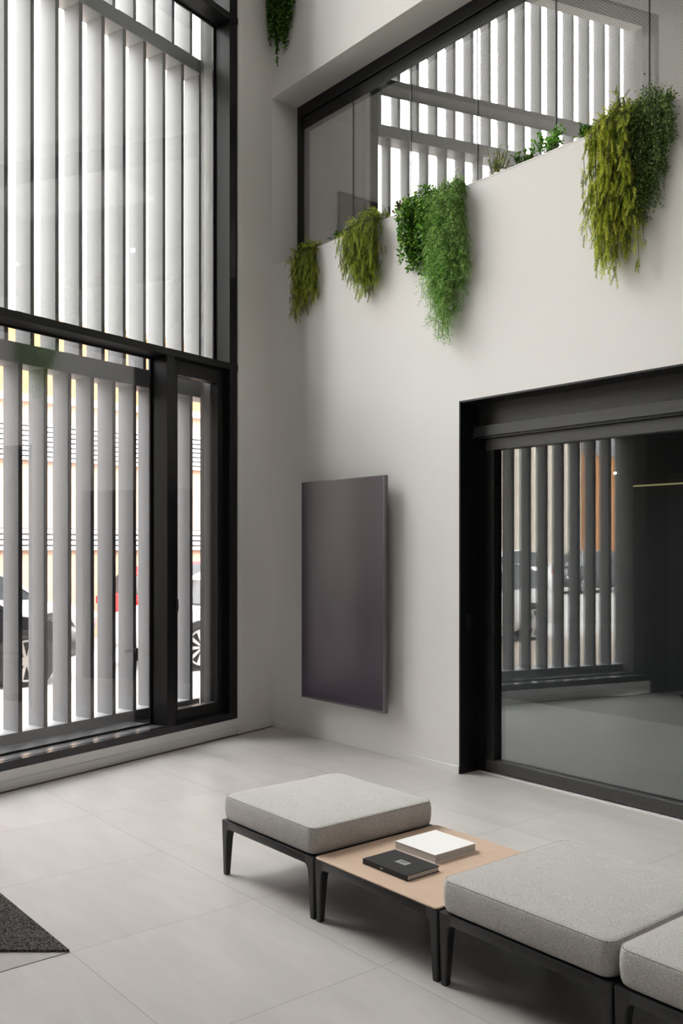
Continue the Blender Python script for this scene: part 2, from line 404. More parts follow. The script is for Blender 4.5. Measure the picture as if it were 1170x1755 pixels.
# ------------------------------------------------------------------ big window
win = struct(empty('window_1', WW(2.4, 0.0, 0.144)), 'tall black framed window wall')
def wpart(name, boxes, m_, bev=0.0):
    mb = MB(WW)
    for b in boxes: mb.box(*b, bev=bev)
    return mb.build(name, m_, win)
wpart('sill', [(0.497, 4.3, 0.0, 0.47, 0.144, 0.205)], M['blackgloss'], 0.003)
wpart('deck', [(0.50, 4.29, 0.045, 0.185, 0.205, 0.2065), (1.39, 4.2, 0.215, 0.468, 0.205, 0.2065)], M['deck'])
wpart('lower_transom', [(0.490, 4.3, -0.004, 0.22, 3.322, 3.382)], M['black'], 0.003)
wpart('upper_transom', [(0.490, 4.3, -0.004, 0.22, 6.496, 6.556)], M['black'], 0.003)
wpart('frame', [(0.497, 0.60, 0.003, 0.22, 0.205, 8.05), (4.24, 4.3, 0.003, 0.22, 0.205, 8.05), (0.6, 4.24, 0.003, 0.22, 8.01, 8.05)], M['black'], 0.003)
wpart('mullion', [(1.292, 1.382, 0.0, 0.22, 0.205, 3.322)], M['black'], 0.003)
wpart('glazing_bead', [(1.382, 4.2, 0.185, 0.20, 0.205, 0.222), (1.382, 4.2, 0.185, 0.20, 3.305, 3.322), (1.382, 1.40, 0.185, 0.20, 0.222, 3.305),
                       (0.6, 4.2, 0.185, 0.20, 3.382, 3.397), (0.6, 4.2, 0.185, 0.20, 6.482, 6.496), (0.6, 0.618, 0.185, 0.2, 3.397, 6.482)], M['black'])
wpart('pane', [(1.382, 4.24, 0.200, 0.212, 0.205, 3.322)], M['dimglass'])
wpart('pane', [(0.60, 4.24, 0.200, 0.212, 3.382, 6.496)], M['winglass'])
wpart('pane', [(0.60, 4.24, 0.200, 0.212, 6.556, 8.01)], M['winglass'])
sash = wpart('sash', [(0.60, 0.690, 0.065, 0.16, 0.21, 3.318), (1.195, 1.292, 0.065, 0.16, 0.21, 3.318), (0.690, 1.195, 0.065, 0.16, 0.21, 0.315),
                      (0.690, 1.195, 0.065, 0.16, 3.195, 3.318)], M['black'], 0.003)
mb = MB(WW)
mb.box(0.690, 1.195, 0.120, 0.132, 0.315, 3.195); mb.build('sash_pane', M['dimglass'], sash)
mb = MB(WW); mb.box(0.662, 0.672, 0.058, 0.066, 0.33, 3.18); mb.build('gasket', M['legs'], sash)
mb = MB(WW)
hp = [(1.262, 0.064, 1.20), (1.262, 0.035, 1.205), (1.262, 0.020, 1.225), (1.262, 0.018, 1.26), (1.262, 0.020, 1.285)]
rg = []
for (s_, o2, z_) in [(1.25, 0.064, 1.285), (1.25, 0.030, 1.285), (1.25, 0.018, 1.265), (1.25, 0.014, 1.22), (1.25, 0.018, 1.172), (1.25, 0.030, 1.15), (1.25, 0.064, 1.15)]:
    rg.append([(s_ - 0.014, o2, z_), (s_ + 0.014, o2, z_), (s_ + 0.014, o2 + 0.014, z_), (s_ - 0.014, o2 + 0.014, z_)])
mb.rings(rg); mb.build('handle', M['legs'], sash)

# ------------------------------------------------------------------ facade outside: ledge, beams, concrete ends, fins
FO = 0.47                                            # inner edge of the fins
m = MB(WW); m.box(0.05, 0.45, 0.422, 0.462, -0.3, 9.0); m.box(0.485, 0.497, 0.22, 0.468, 0.2, 8.2)
o = m.build('wall_end', M['concrete']); struct(o, 'grey concrete end wall outside the window')
m = MB(WW); m.box(4.30, 4.32, 0.22, 0.468, 0.2, 8.05); struct(m.build('wall_end_far', M['concrete']))
def beam(name, z0, z1, label, o0=FO, o1=FO + 0.20):
    mb = MB(WW); mb.box(0.1 if z0 > 1 else 0.50, 5.0, o0, o1, z0, z1, 0.004)
    o = mb.build(name, M['ledge'], base=WW(2.6, 0.57, z0)); tag(o, label, 'beam'); return o
beam('facade_beam', 0.08, 0.288, 'grey steel ledge outside the glass on which the lowest fins stand', FO, FO + 0.26)
beam('facade_beam', 3.122, 3.282, 'grey horizontal beam outside the window just under the lower transom', FO - 0.01, FO + 0.21)
beam('facade_beam', 6.18, 6.312, 'grey horizontal beam across the fins near the top of the window', FO - 0.01, FO + 0.21)
ORD = ['first', 'second', 'third', 'fourth', 'fifth', 'sixth', 'seventh', 'eighth', 'ninth', 'tenth', 'eleventh', 'twelfth', 'thirteenth',
       'fourteenth', 'fifteenth', 'sixteenth', 'seventeenth', 'eighteenth', 'nineteenth', 'twentieth']
def fin_mesh(z0, z1):
    mb = MB(); a = Vector((WD.x, WD.y)); b = Vector((NO.x, NO.y))
    mb.xf = lambda s_, o2, z_: (WD.x * s_ + NO.x * o2, WD.y * s_ + NO.y * o2, z_)
    mb.box(-0.0185, 0.0185, 0, 0.193, 0, z1 - z0, 0.002)
    bmesh.ops.recalc_face_normals(mb.bm, faces=mb.bm.faces[:])
    me = bpy.data.meshes.new('fin'); mb.bm.to_mesh(me); mb.bm.free(); me.materials.append(M['fin']); return me
for tier, s0, pitch, z0, z1 in (('lowest', 0.613, 0.233, 0.288, 3.122), ('middle', 0.4915, 0.2345, 3.282, 6.18), ('topmost', 0.613, 0.233, 6.312, 9.0)):
    me = fin_mesh(z0, z1)
    for k in range(19):
        s_ = s0 + pitch * k
        if s_ > 4.95: break
        o = link('facade_fin', me, None, None, WW(s_, FO, z0))
        tag(o, '%s pale grey fin from the concrete end wall, %s tier of fins outside the window' % (ORD[k], tier), 'fin', '%s tier of facade fins' % tier)

# ------------------------------------------------------------------ sliding glass door in its black lining
door = struct(empty('door_1', (DX0, 0.2, 0)), 'wide black framed sliding glass door')
def dpart(name, boxes, m_, bev=0.0):
    mb = MB()
    for b in boxes: mb.box(*b, bev=bev)
    return mb.build(name, m_, door)
DY = 0.20
dpart('lining', [(DX0 - 0.001, DX0 + 0.012, -0.004, DY, 0, DZ), (DX0, DX1, -0.004, DY, DZ - 0.012, DZ + 0.001), (DX1 - 0.012, DX1, -0.004, DY, 0, DZ)], M['black'])
dpart('header', [(DX0 + 0.012, DX1 - 0.012, DY - 0.005, DY + 0.10, 2.632, DZ - 0.012)], M['charcoal'])
dpart('track', [(DX0 + 0.012, DX1 - 0.012, DY - 0.055, DY + 0.10, 2.548, 2.628)], M['charcoal'], 0.002)
dpart('track_groove', [(DX0 + 0.012, DX1 - 0.012, DY - 0.045, DY + 0.10, 2.530, 2.548)], M['black'])
dpart('rail', [(2.56, DX1 - 0.012, DY - 0.02, DY + 0.07, 2.442, 2.530)], M['charcoal'], 0.002)
dpart('rail', [(2.56, DX1 - 0.012, DY - 0.02, DY + 0.07, 0.016, 0.105)], M['charcoal'], 0.003)
dpart('stile', [(2.56, 2.640, DY - 0.02, DY + 0.07, 0.105, 2.442)], M['black'], 0.003)
dpart('side_frame', [(DX0 + 0.012, 2.56, DY, DY + 0.10, 0, 2.530)], M['black'])
dpart('pane', [(2.640, DX1 - 0.02, DY + 0.025, DY + 0.045, 0.105, 2.442)], M['doorglass'])
mb = MB()
for yy in (0.135, 0.158):
    for zz in (2.545, 2.575): mb.cyl((DX0 + 0.012, yy, zz), (1, 0, 0), 0.006, 0.004, 10)
mb.build('bolt', M['bezel'], door)
dpart('lock_plate', [(DX0 + 0.012, DX0 + 0.018, 0.06, 0.10, 1.08, 1.20)], M['legs'], 0.002)
m = MB(); m.box(2.52, DX1, DY - 0.045, DY - 0.022, 0.0, 0.010); struct(m.build('trim_3', M['base']), 'thin white strip under the glass door')

# dark room behind the door
m = MB(); m.box(-1.5, 10.4, 0.32, 5.0, -0.12, -0.002); struct(m.build('floor_dark_room', M['darkfloor']))
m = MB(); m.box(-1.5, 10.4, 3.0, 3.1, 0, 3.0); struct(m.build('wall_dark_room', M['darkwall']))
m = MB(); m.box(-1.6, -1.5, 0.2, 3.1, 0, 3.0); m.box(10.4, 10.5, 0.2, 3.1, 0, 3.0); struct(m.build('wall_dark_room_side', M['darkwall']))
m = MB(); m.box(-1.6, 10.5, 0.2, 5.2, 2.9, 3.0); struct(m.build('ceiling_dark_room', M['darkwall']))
o = MB().box(2.0, 6.0, 2.975, 2.998, 2.315, 2.328).build('led_strip', M['led'], base=(4.0, 2.99, 2.315))
tag(o, 'thin yellow glowing light strip on the dark wall behind the glass door', 'light strip')
sp = tag(empty('spotlight', (2.105, 2.5, 2.43)), 'small lit spotlight seen through the glass door', 'lamp')
mb = MB(); mb.cyl((2.105, 2.5, 2.47), (0, 0, 1), 0.012, 0.43, 8); mb.build('rod', M['legs'], sp)
mb = MB(); mb.cyl((2.08, 2.52, 2.47), (0.6, -0.5, -0.6), 0.030, 0.085, 16); mb.build('housing', M['legs'], sp)
a_ = Vector((0.6, -0.5, -0.6)).normalized(); mb = MB(); mb.cyl(tuple(Vector((2.08, 2.52, 2.47)) + a_ * 0.0855), a_, 0.012, 0.004, 16); mb.build('lens', M['lamp'], sp)

# ------------------------------------------------------------------ glazed gallery upstairs
GY = 0.30
gal = struct(empty('window_2', (0, GY, TZ)), 'frameless glass screen above the planter')
def gpart(name, boxes, m_, bev=0.0):
    mb = MB()
    for b in boxes: mb.box(*b, bev=bev)
    return mb.build(name, m_, gal)
gpart('header', [(0.0, 10.4, GY, GY + 0.10, 5.905, SZ), (0.0, 10.4, GY + 0.015, GY + 0.09, 5.785, 5.90)], M['black'], 0.003)
gpart('jamb', [(0.0, 0.072, GY, GY + 0.10, TZ - 0.1, 5.905)], M['black'], 0.003)
gpart('edge_bead', [(0.080, 0.088, GY + 0.02, GY + 0.03, TZ - 0.1, 5.785)], M['bezel'])
js = [0.829, 1.590, 2.345, 3.104, 3.861, 4.62, 5.38, 6.14, 6.90, 7.66, 8.42, 9.18, 9.94]
xa = 0.072
for x in js:
    gpart('pane', [(xa, x - 0.003, GY + 0.02, GY + 0.03, TZ - 0.1, 5.79)], M['upglass'])
    gpart('joint', [(x - 0.003, x + 0.003, GY + 0.018, GY + 0.032, TZ - 0.1, 5.79)], M['joint'])
    xa = x + 0.003
m = MB(); m.box(-0.05, 10.6, 0.035, 0.45, TZ - 0.2, TZ - 0.075); struct(m.build('floor_planter', M['soil']), 'dark soil of the planter along the gallery')
m = MB(); m.box(-1.5, 10.6, 0.45, 5.2, 3.9, 4.25); struct(m.build('floor_upstairs', M['upwall']))
m = MB(); m.box(-1.5, 10.6, 0.45, 5.2, SZ + 0.02, SZ + 0.2); struct(m.build('ceiling_upstairs', M['perf']))
m = MB(); m.box(-0.15, 0.0, 0.45, 5.2, 4.25, SZ + 0.02); struct(m.build('wall_upstairs_left', M['upwall']))
m = MB(); m.box(-0.1, 10.6, 5.2, 5.4, 4.25, SZ + 0.02); struct(m.build('wall_upstairs_back', M['upwall']))
m = MB(); m.box(10.4, 10.6, 0.45, 5.2, 4.25, SZ + 0.02); struct(m.build('wall_upstairs_right', M['upwall']))
pn = struct(empty('door_3', (0.0, 1.5, 4.25)), 'dark framed opening behind the gallery glass')
mb = MB(); mb.box(0.0, 0.03, 0.815, 2.4, 5.20, 5.32); mb.box(0.0, 0.03, 0.815, 0.945, 4.25, 5.20); mb.build('frame', M['panel'], pn)
mb = MB(); mb.box(0.0, 0.012, 0.945, 2.4, 4.25, 5.20); mb.build('panel', M['darkwall'], pn)

# ------------------------------------------------------------------ outside ground
m = MB(); m.box(-60, -3.75, -70, 40, -0.2, -0.03); struct(m.build('ground_street', M['asphalt']), 'sunlit pale street')
m = MB(); m.box(-3.75, 1.0, -70, 40, -0.2, -0.01)
g = m.build('ground_pavement', M['paving']); struct(g, 'tan paving beside the building')

# ================================================================== THINGS
# ------------------------------------------------------------------ television
TVY0, TVY1 = -0.115, -0.078
tv = tag(empty('wall_television', (1.17, -0.08, 0.366)), 'large dark television mounted upright on the white wall', 'television')
mb = MB(); mb.box(0.624, 1.742, TVY0, TVY1, 0.366, 2.294, 0.003); autosmooth(mb.build('bezel', M['bezel'], tv))
mb = MB(); mb.box(0.634, 1.716, TVY0 - 0.0015, TVY0 + 0.004, 0.385, 2.288); mb.build('screen', M['screen'], tv)
mb = MB(); mb.box(0.68, 1.68, TVY1, TVY1 + 0.02, 0.42, 2.24, 0.004); mb.build('back_cover', M['tvback'], tv)
mb = MB(); mb.box(0.90, 1.45, -0.058, 0.0, 0.95, 1.70); mb.build('wall_mount', M['legs'], tv)

# ------------------------------------------------------------------ benches and table
PW, PD = 0.785, 0.785                                # module plan size
def rrect(w2, d2, inset, r, z, n=6):
    pts = []
    hw, hd = w2 / 2 - inset, d2 / 2 - inset
    r = max(0.004, min(r, hw, hd))
    for cx_, cy_, a0 in ((hw - r, hd - r, 0), (-(hw - r), hd - r, PI / 2), (-(hw - r), -(hd - r), PI), (hw - r, -(hd - r), 1.5 * PI)):
        for i in range(n + 1):
            a = a0 + PI / 2 * i / n
            pts.append((cx_ + r * math.cos(a), cy_ + r * math.sin(a), z))
    return pts
def leg_mesh(sx, sy):
    """tapering leg flush with the outer corner, flaring into the rails"""
    mb = MB(); H = 0.286
    hw, hd = PW / 2, PD / 2
    rg = []
    for z, wd_ in ((0.0, 0.026), (0.006, 0.029), (0.10, 0.036), (0.19, 0.043), (0.225, 0.048), (0.238, 0.055), (0.246, 0.068), (0.284, 0.068)):
        x1, y1 = sx * hw, sy * hd; lean = 0.006 * (1 - z / H)
        x1 -= sx * lean; y1 -= sy * lean
        x0, y0 = x1 - sx * wd_, y1 - sy * wd_
        c = 0.005
        xs, ys = (x0, x1), (y0, y1)
        q = [(x0 + sx * c, y0, z), (x1 - sx * c, y0, z), (x1, y0 + sy * c, z), (x1, y1 - sy * c, z), (x1 - sx * c, y1, z), (x0 + sx * c, y1, z), (x0, y1 - sy * c, z), (x0, y0 + sy * c, z)]
        rg.append(q)
    mb.rings(rg); return mb
def frame_mb():
    mb = MB(); hw, hd, t = PW / 2, PD / 2, 0.030
    for b in ((-hw + .06, hw - .06, -hd, -hd + t), (-hw + .06, hw - .06, hd - t, hd), (-hw, -hw + t, -hd + .06, hd - .06), (hw - t, hw, -hd + .06, hd - .06)):
        mb.box(b[0], b[1], b[2], b[3], 0.246, 0.284, 0.003)
    mb.box(-hw + 0.03, hw - 0.03, -hd + 0.03, hd - 0.03, 0.262, 0.280)
    return mb
def cushion_mb():
    mb = MB(); R = 0.045
    W_, D_ = PW - 0.006, PD - 0.006
    rg = [rrect(W_, D_, i, R, z) for z, i in ((0.2865, 0.026), (0.289, 0.013), (0.296, 0.005), (0.310, 0.001), (0.340, -0.002), (0.375, -0.002), (0.400, 0.001), (0.408, 0.0035), (0.4125, 0.0075),
                                              (0.4155, 0.014), (0.4175, 0.026), (0.420, 0.06), (0.4235, 0.13), (0.426, 0.22), (0.427, 0.31), (0.4275, 0.375))]
    mb.rings(rg); return mb
def make_bench(label):
    t = tag(empty('lounge_seat', (0, 0, 0)), label, 'seat', 'grey seats of the modular bench')
    f = autosmooth(frame_mb().build('frame', M['legs'], t))
    for sx in (-1, 1):
        for sy in (-1, 1): autosmooth(leg_mesh(sx, sy).build('leg', M['legs'], t), 30)
    c = cushion_mb().build('cushion', M['fabric'], t, smooth=True)
    W_, D_ = PW - 0.006, PD - 0.006
    pts = rrect(W_, D_, 0.0055, 0.042, 0.4112, 8); pts.append(pts[0])
    mb = MB(); mb.tube(pts, 0.0022, 6); mb.build('piping', M['seam'], c, smooth=True)
    return t
BX0, BY = 3.160 + PW / 2, -2.535 + PD / 2
b1 = make_bench('square grey upholstered seat alone at the window end of the modular bench')
labels = ['square grey upholstered seat right of the beige table, next to its right edge', 'grey upholstered seat cut off by the lower right corner of the picture']
seats = [b1, copy_tree(b1), copy_tree(b1)]
for o, k in zip(seats, (0, 2, 3)): o.location = (BX0 + 0.7925 * k, BY, 0)
seats[1]['label'] = labels[0]; seats[2]['label'] = labels[1]
tb = tag(empty('low_table', (0, 0, 0)), 'low table with a beige top and black legs between two grey seats', 'table')
autosmooth(frame_mb().build('frame', M['legs'], tb))
for sx in (-1, 1):
    for sy in (-1, 1): autosmooth(leg_mesh(sx, sy).build('leg', M['legs'], tb), 30)
mb = MB(); mb.rings([rrect(PW, PD, 0.004, 0.02, 0.284), rrect(PW, PD, 0.001, 0.02, 0.2855), rrect(PW, PD, 0.0, 0.02, 0.291), rrect(PW, PD, 0.003, 0.02, 0.294)])
mb.build('tabletop', M['wood'], tb)
tb.location = (BX0 + 0.7925, BY, 0)
TT = 0.294

# ------------------------------------------------------------------ books
bk = tag(empty('hardcover_book', (4.305, -2.325, TT)), 'dark grey hardcover book lying on the beige table, nearer the front', 'book')
x0, x1, y0, y1 = 4.166, 4.452, -2.425, -2.232
mb = MB(); mb.box(x0, x1, y0, y1, TT, TT + 0.003, 0.001); mb.box(x0, x1, y0, y1, TT + 0.021, TT + 0.0245, 0.001); mb.box(x0, x1, y0 - 0.002, y0 + 0.004, TT, TT + 0.0245, 0.001)
mb.build('cover', M['blackcover'], bk)
mb = MB(); mb.box(x0 + 0.004, x1 - 0.003, y0 + 0.004, y1 - 0.004, TT + 0.003, TT + 0.021); mb.build('pages', M['paper'], bk)
mb = MB(); mb.box(4.286, 4.352, -2.345, -2.305, TT + 0.0245, TT + 0.0250); mb.build('title_block', M['foil'], bk)
mb = MB(); mb.box(4.300, 4.338, -2.318, -2.315, TT + 0.0250, TT + 0.0254); mb.box(4.300, 4.330, -2.326, -2.323, TT + 0.0250, TT + 0.0254); mb.build('title_line', M['blackcover'], bk)
mb = MB(); mb.box(4.284, 4.300, y0 - 0.0026, y0 - 0.0018, TT + 0.010, TT + 0.015); mb.build('spine_mark', M['foil'], bk)
bw = tag(empty('paperback_book', (4.245, -2.04, TT)), 'thick white square book lying on the beige table behind the dark book', 'book')
x0, x1, y0, y1 = 4.108, 4.372, -2.178, -1.912
mb = MB(); mb.box(x0, x1, y0, y1, TT, TT + 0.0025, 0.0008); mb.box(x0, x1, y0, y1, TT + 0.036, TT + 0.039, 0.0008); mb.build('cover', M['whitecover'], bw)
mb = MB(); mb.box(x0 + 0.002, x1 - 0.002, y0 + 0.002, y1 - 0.002, TT + 0.0025, TT + 0.036); mb.build('pages', M['paper'], bw)

# ------------------------------------------------------------------ entrance mat and the darker grey slab it partly covers
A = Vector((3.562, -3.533)); d1 = Vector((-1, 0)); d2 = Vector((-0.6334, -0.7738))
def slab(name, pts, z0, z1, m_):
    mb = MB(); mb.rings([[(p[0], p[1], z0) for p in pts], [(p[0], p[1], z1) for p in pts]]); return mb.build(name, m_)
L1, L2 = 2.05, 3.0
pts = [A, A + d1 * 1.5, A + d1 * 1.5 + d2 * 0.9, A + d2 * 2.4 + d1 * 0.3, A + d2 * 2.4]
mt = slab('entrance_mat', pts, 0.004, 0.012, M['matrug']); tag(mt, 'dark speckled entrance mat on the floor at the left edge', 'mat')
tl = slab('floor_inset', [(3.5600, -3.5300), (2.6375, -3.5300), (2.6375, -4.451), (3.5600, -4.451)], -0.02, 0.0025, M['inset_dark']); struct(tl, 'slightly darker grey floor slab under the mat')

# ------------------------------------------------------------------ lettering on the window glass (reads from outside)
cu = bpy.data.curves.new('glass_lettering', 'FONT'); cu.body = 'ports'; cu.size = 0.060; cu.extrude = 0.0005
to = bpy.data.objects.new('tmp_text', cu); COL.objects.link(to)
dg = bpy.context.evaluated_depsgraph_get(); me = bpy.data.meshes.new_from_object(to.evaluated_get(dg)); bpy.data.objects.remove(to)
me.transform(Matrix(((WD.x, 0, NO.x, 0), (WD.y, 0, NO.y, 0), (0, 1, 0, 0), (0, 0, 0, 1))))
o = link('glass_lettering', me, M['letter'], None, WW(1.535, 0.2126, 0.835))
tag(o, 'small pale mirrored lettering on the window glass left of the mullion', 'lettering')

# ------------------------------------------------------------------ plants
def leafset(name, cols): return [leafmat('%s_leaf_%s' % (name, a), c) for a, c in zip(('dark', 'mid', 'light'), cols)]
L_olive = leafset('olive', ((0.135, 0.176, 0.019), (0.297, 0.365, 0.041), (0.54, 0.594, 0.108)))
L_sedum = leafset('sedum', ((0.169, 0.221, 0.019), (0.416, 0.481, 0.046), (0.715, 0.72, 0.143)))
L_round = leafset('round', ((0.044, 0.138, 0.018), (0.125, 0.325, 0.035), (0.375, 0.625, 0.088)))
L_fern = leafset('fern', ((0.075, 0.2, 0.035), (0.24, 0.48, 0.11), (0.58, 0.74, 0.32)))
L_dark = leafset('maiden', ((0.055, 0.11, 0.02), (0.14, 0.25, 0.05), (0.36, 0.50, 0.19)))
L_ivy = leafset('ivy', ((0.03, 0.09, 0.014), (0.08, 0.21, 0.03), (0.22, 0.40, 0.08)))
L_lime = leafset('lime', ((0.066, 0.22, 0.022), (0.176, 0.462, 0.055), (0.352, 0.682, 0.132)))
L_red = leafset('red', ((0.12, 0.036, 0.036), (0.24, 0.072, 0.072), (0.12, 0.264, 0.06)))
def sprigs(lv, p, d, Ls, mi, rim=9):
    """one bottle-brush tail of short needles along d"""
    u = d.orthogonal().normalized(); v2 = d.cross(u)
    n = int(Ls / 0.0036)
    for j in range(n):
        t = j / n; a = j * 2.4
        pj = p + d * Ls * t
        if pj.y > -0.006 and pj.z < TZ: pj.y = -0.008
        dj = d * .80 + (u * math.cos(a) + v2 * math.sin(a)) * .62
        m_ = mi if t < .55 else min(2, mi + (1 if random.random() < .55 else 0))
        lv.blade(pj, dj, d, 0.021 * (1.1 - .35 * t), 0.0055, m_)
RV = lambda s=1.0: Vector((random.gauss(0, s), random.gauss(0, s), random.gauss(0, s)))
class Leaves:
    def __init__(s): s.v = []; s.f = []; s.m = []
    def blade(s, p, d, n, L, W_, mi):
        """folded pointed leaf"""
        d = d.normalized(); u = d.cross(n)
        if u.length < 1e-4: u = d.orthogonal()
        u.normalize(); nn = u.cross(d)
        i = len(s.v)
        s.v += [p, p + d * L * .5 + u * W_ / 2 + nn * W_ * .25, p + d * L, p + d * L * .5 - u * W_ / 2 + nn * W_ * .25, p + d * L * .45]
        s.f += [(i, i + 1, i + 4), (i + 1, i + 2, i + 4), (i + 2, i + 3, i + 4), (i + 3, i, i + 4)]; s.m += [mi] * 4
    def disc(s, p, d, n, R, mi):
        d = d.normalized(); u = d.cross(n)
        if u.length < 1e-4: u = d.orthogonal()
        u.normalize(); nn = u.cross(d).normalized(); i = len(s.v); K = 7
        s.v.append(p + d * R * .9 - nn * R * .2)
        for k in range(K):
            a = 2 * PI * k / K; s.v.append(p + d * (R - R * math.cos(a)) + u * R * math.sin(a))
        for k in range(K): s.f.append((i, i + 1 + k, i + 1 + (k + 1) % K)); s.m.append(mi)
    def build(s, name, mats, parent, base):
        me = bpy.data.meshes.new(name)
        me.from_pydata([tuple(v_ - Vector(base)) for v_ in s.v], [], s.f)
        for m_ in mats: me.materials.append(m_)
        me.polygons.foreach_set('material_index', s.m); me.update()
        return link(name, me, None, parent)
def mi3(a=0.3, b=0.5):
    r = random.random(); return 0 if r < a else (1 if r < a + b else 2)

def hanging(label, mats, style, x0, x1, ztop, profile, n, group='hanging plants on the planter edge', sprig=0.07, name='trailing_plant', base_y=0.08, depth=0.11, rim=TZ):
    """profile: list of (fraction across, bottom z) -> how far strands at that place hang down"""
    base = Vector(((x0 + x1) / 2, base_y, rim - 0.03))
    root = tag(empty(name, base), label, 'plant', group)
    lv = Leaves(); st = MB()
    def zbot(f):
        for (a, za), (b, zb) in zip(profile, profile[1:]):
            if a <= f <= b: return za + (zb - za) * (f - a) / max(1e-6, b - a)
        return profile[-1][1]
    for k in range(n):
        f = random.random(); x = x0 + (x1 - x0) * f
        zb = zbot(f) ; zb = zb + abs(random.gauss(0, 0.10)) * (rim - zb) * 1.6
        out = 0.012 + depth * random.random() ** 1.3
        mid = 1 - abs(f - .5) * 1.2
        root_p = Vector(((x0 + x1) / 2 + (x - (x0 + x1) / 2) * 0.7, base_y + random.uniform(-.05, .06), rim - 0.03))
        crest = Vector((x * .85 + .15 * (x0 + x1) / 2, random.uniform(-0.03, 0.05), rim + (ztop - rim) * random.uniform(.25, 1.0) * max(.35, mid)))
        over = Vector((x, -out, min(rim - 0.02, crest.z - 0.05)))
        pts = [root_p, crest, over]
        z = over.z
        drift = random.gauss(0, 0.012)
        while z > zb:
            z -= 0.06; pts.append(Vector((x + drift * len(pts) * .3 + random.gauss(0, .006), -max(0.012, out * (0.75 + .25 * (z - zb) / max(.05, rim - zb)) + random.gauss(0, .006)), z)))
        st.tube(pts, 0.0022, 4, 0.6)
        # leaves along the strand
        for a, b in zip(pts[1:], pts[2:]):
            seg = b - a; ln = seg.length
            if ln < 1e-4: continue
            dn = seg.normalized()
            if style in ('sedum', 'olive'):
                for q in range(2):
                    if random.random() < .25: continue
                    p = a + seg * random.random() + RV(0.010)
                    d = (dn * 0.5 + Vector((random.gauss(0, .30), random.gauss(-.25, .25), -0.85))).normalized()
                    sprigs(lv, p, d, sprig * random.uniform(.75, 1.35), mi3(.30, .48))
            elif style == 'round':
                for q in range(8):
                    p = a + seg * random.random() + RV(0.008)
                    d = (RV(.6) + Vector((0, -.5, -.1))).normalized()
                    if p.y > -0.006 and p.z < rim: p.y = -0.01
                    lv.disc(p, d, Vector((random.gauss(0, .3), -.8, random.uniform(.1, .9))), random.uniform(.008, .0145), mi3(.34, .44))
            elif style == 'fern':
                for q in range(5):
                    p = a + seg * random.random() + RV(0.008)
                    d = (Vector((random.gauss(0, .6), random.gauss(-.25, .4), -0.55))).normalized(); Ls = random.uniform(.035, .075); mi = mi3(.26, .5)
                    for j in range(12):
                        pj = p + d * Ls * j / 12
                        if pj.y > -0.004 and pj.z < rim: pj.y = -0.006
                        dj = (d * .5 + RV(.6)).normalized()
                        lv.blade(pj, dj, RV(), 0.017, 0.0040, mi if random.random() < .65 else mi3(.2, .4))
            elif style == 'maiden':
                for q in range(26):
                    p = a + seg * random.random() + RV(0.018)
                    if p.y > -0.006 and p.z < rim: p.y = -0.01
                    lv.disc(p, RV(), RV(), random.uniform(.0032, .0058), mi3(.4, .42))
    # crown above the rim
    for k in range(int(n * 2.0)):
        f = random.random(); x = x0 + (x1 - x0) * f; mid = max(.25, 1 - abs(f - .5) * 1.5)
        p = Vector((x, random.uniform(-0.05, 0.12), rim + random.uniform(0, 1) * (ztop - rim) * mid))
        d = Vector((random.gauss(0, .6), random.gauss(-.2, .5), random.uniform(-.3, .8))).normalized()
        if style == 'round':
            lv.disc(p, d, Vector((random.gauss(0, .4), -.5, .7)), random.uniform(.010, .016), mi3(.25, .45))
        elif style == 'maiden':
            for q in range(5): lv.disc(p + RV(.02), RV(), RV(), random.uniform(.0035, .006), mi3(.4, .42))
        else:
            ns = style == 'fern'
            if not ns: sprigs(lv, p, d, sprig * random.uniform(.7, 1.1), mi3(.25, .5))
            else:
                for j in range(12):
                    pj = p + d * sprig * j / 12; lv.blade(pj, d * .6 + RV(.45), RV(), .016, .003, mi3(.25, .5))
    lv.build('foliage', mats, root, base)
    st.build('stems', M['stem'], root)
    return root
hanging('olive green trailing plant hanging nearest the corner of the gallery planter', L_olive, 'olive', 0.42, 0.73, 4.50, [(0, 3.86), (.3, 3.85), (.55, 4.00), (1, 3.98)], 52)
hanging('bushy olive green trailing plant, second from the corner on the gallery planter', L_olive, 'olive', 1.17, 1.60, 4.57, [(0, 4.12), (.3, 3.98), (.55, 3.84), (.7, 3.86), (1, 4.12)], 88, depth=0.14)
hanging('round-leaved bright green trailing plant touching the feathery fern', L_round, 'round', 1.86, 2.24, 4.60, [(0, 4.14), (.3, 3.90), (.45, 3.98), (.6, 3.88), (.8, 4.12), (1, 4.20)], 60, depth=0.13)
hanging('longest feathery green trailing fern, right of the round-leaved plant', L_fern, 'fern', 2.19, 2.53, 4.56, [(0, 3.62), (.2, 3.55), (.42, 3.27), (.62, 3.30), (.8, 3.62), (1, 3.75)], 74, depth=0.13, name='trailing_fern')
hanging('long yellow-green trailing plant hanging at the right of the gallery planter', L_sedum, 'sedum', 3.70, 4.00, 4.60, [(0, 3.80), (.25, 3.62), (.5, 3.42), (.75, 3.46), (1, 3.80)], 84, depth=0.15)
hanging('dark fine-leaved trailing plant behind the long yellow-green one', L_dark, 'maiden', 3.92, 4.24, 4.60, [(0, 3.85), (.4, 3.74), (.7, 3.92), (1, 4.20)], 60, depth=0.12)
# plant high up in the corner, hanging from the storey above
hanging('dark ivy-like trailing plant at the top of the picture in the corner', L_ivy, 'round', 0.03, 0.38, 7.50, [(0, 6.72), (.3, 6.36), (.45, 6.30), (.65, 6.48), (1, 6.75)], 66, depth=0.12, group='hanging plants on the storey above', rim=7.36)
pr = None

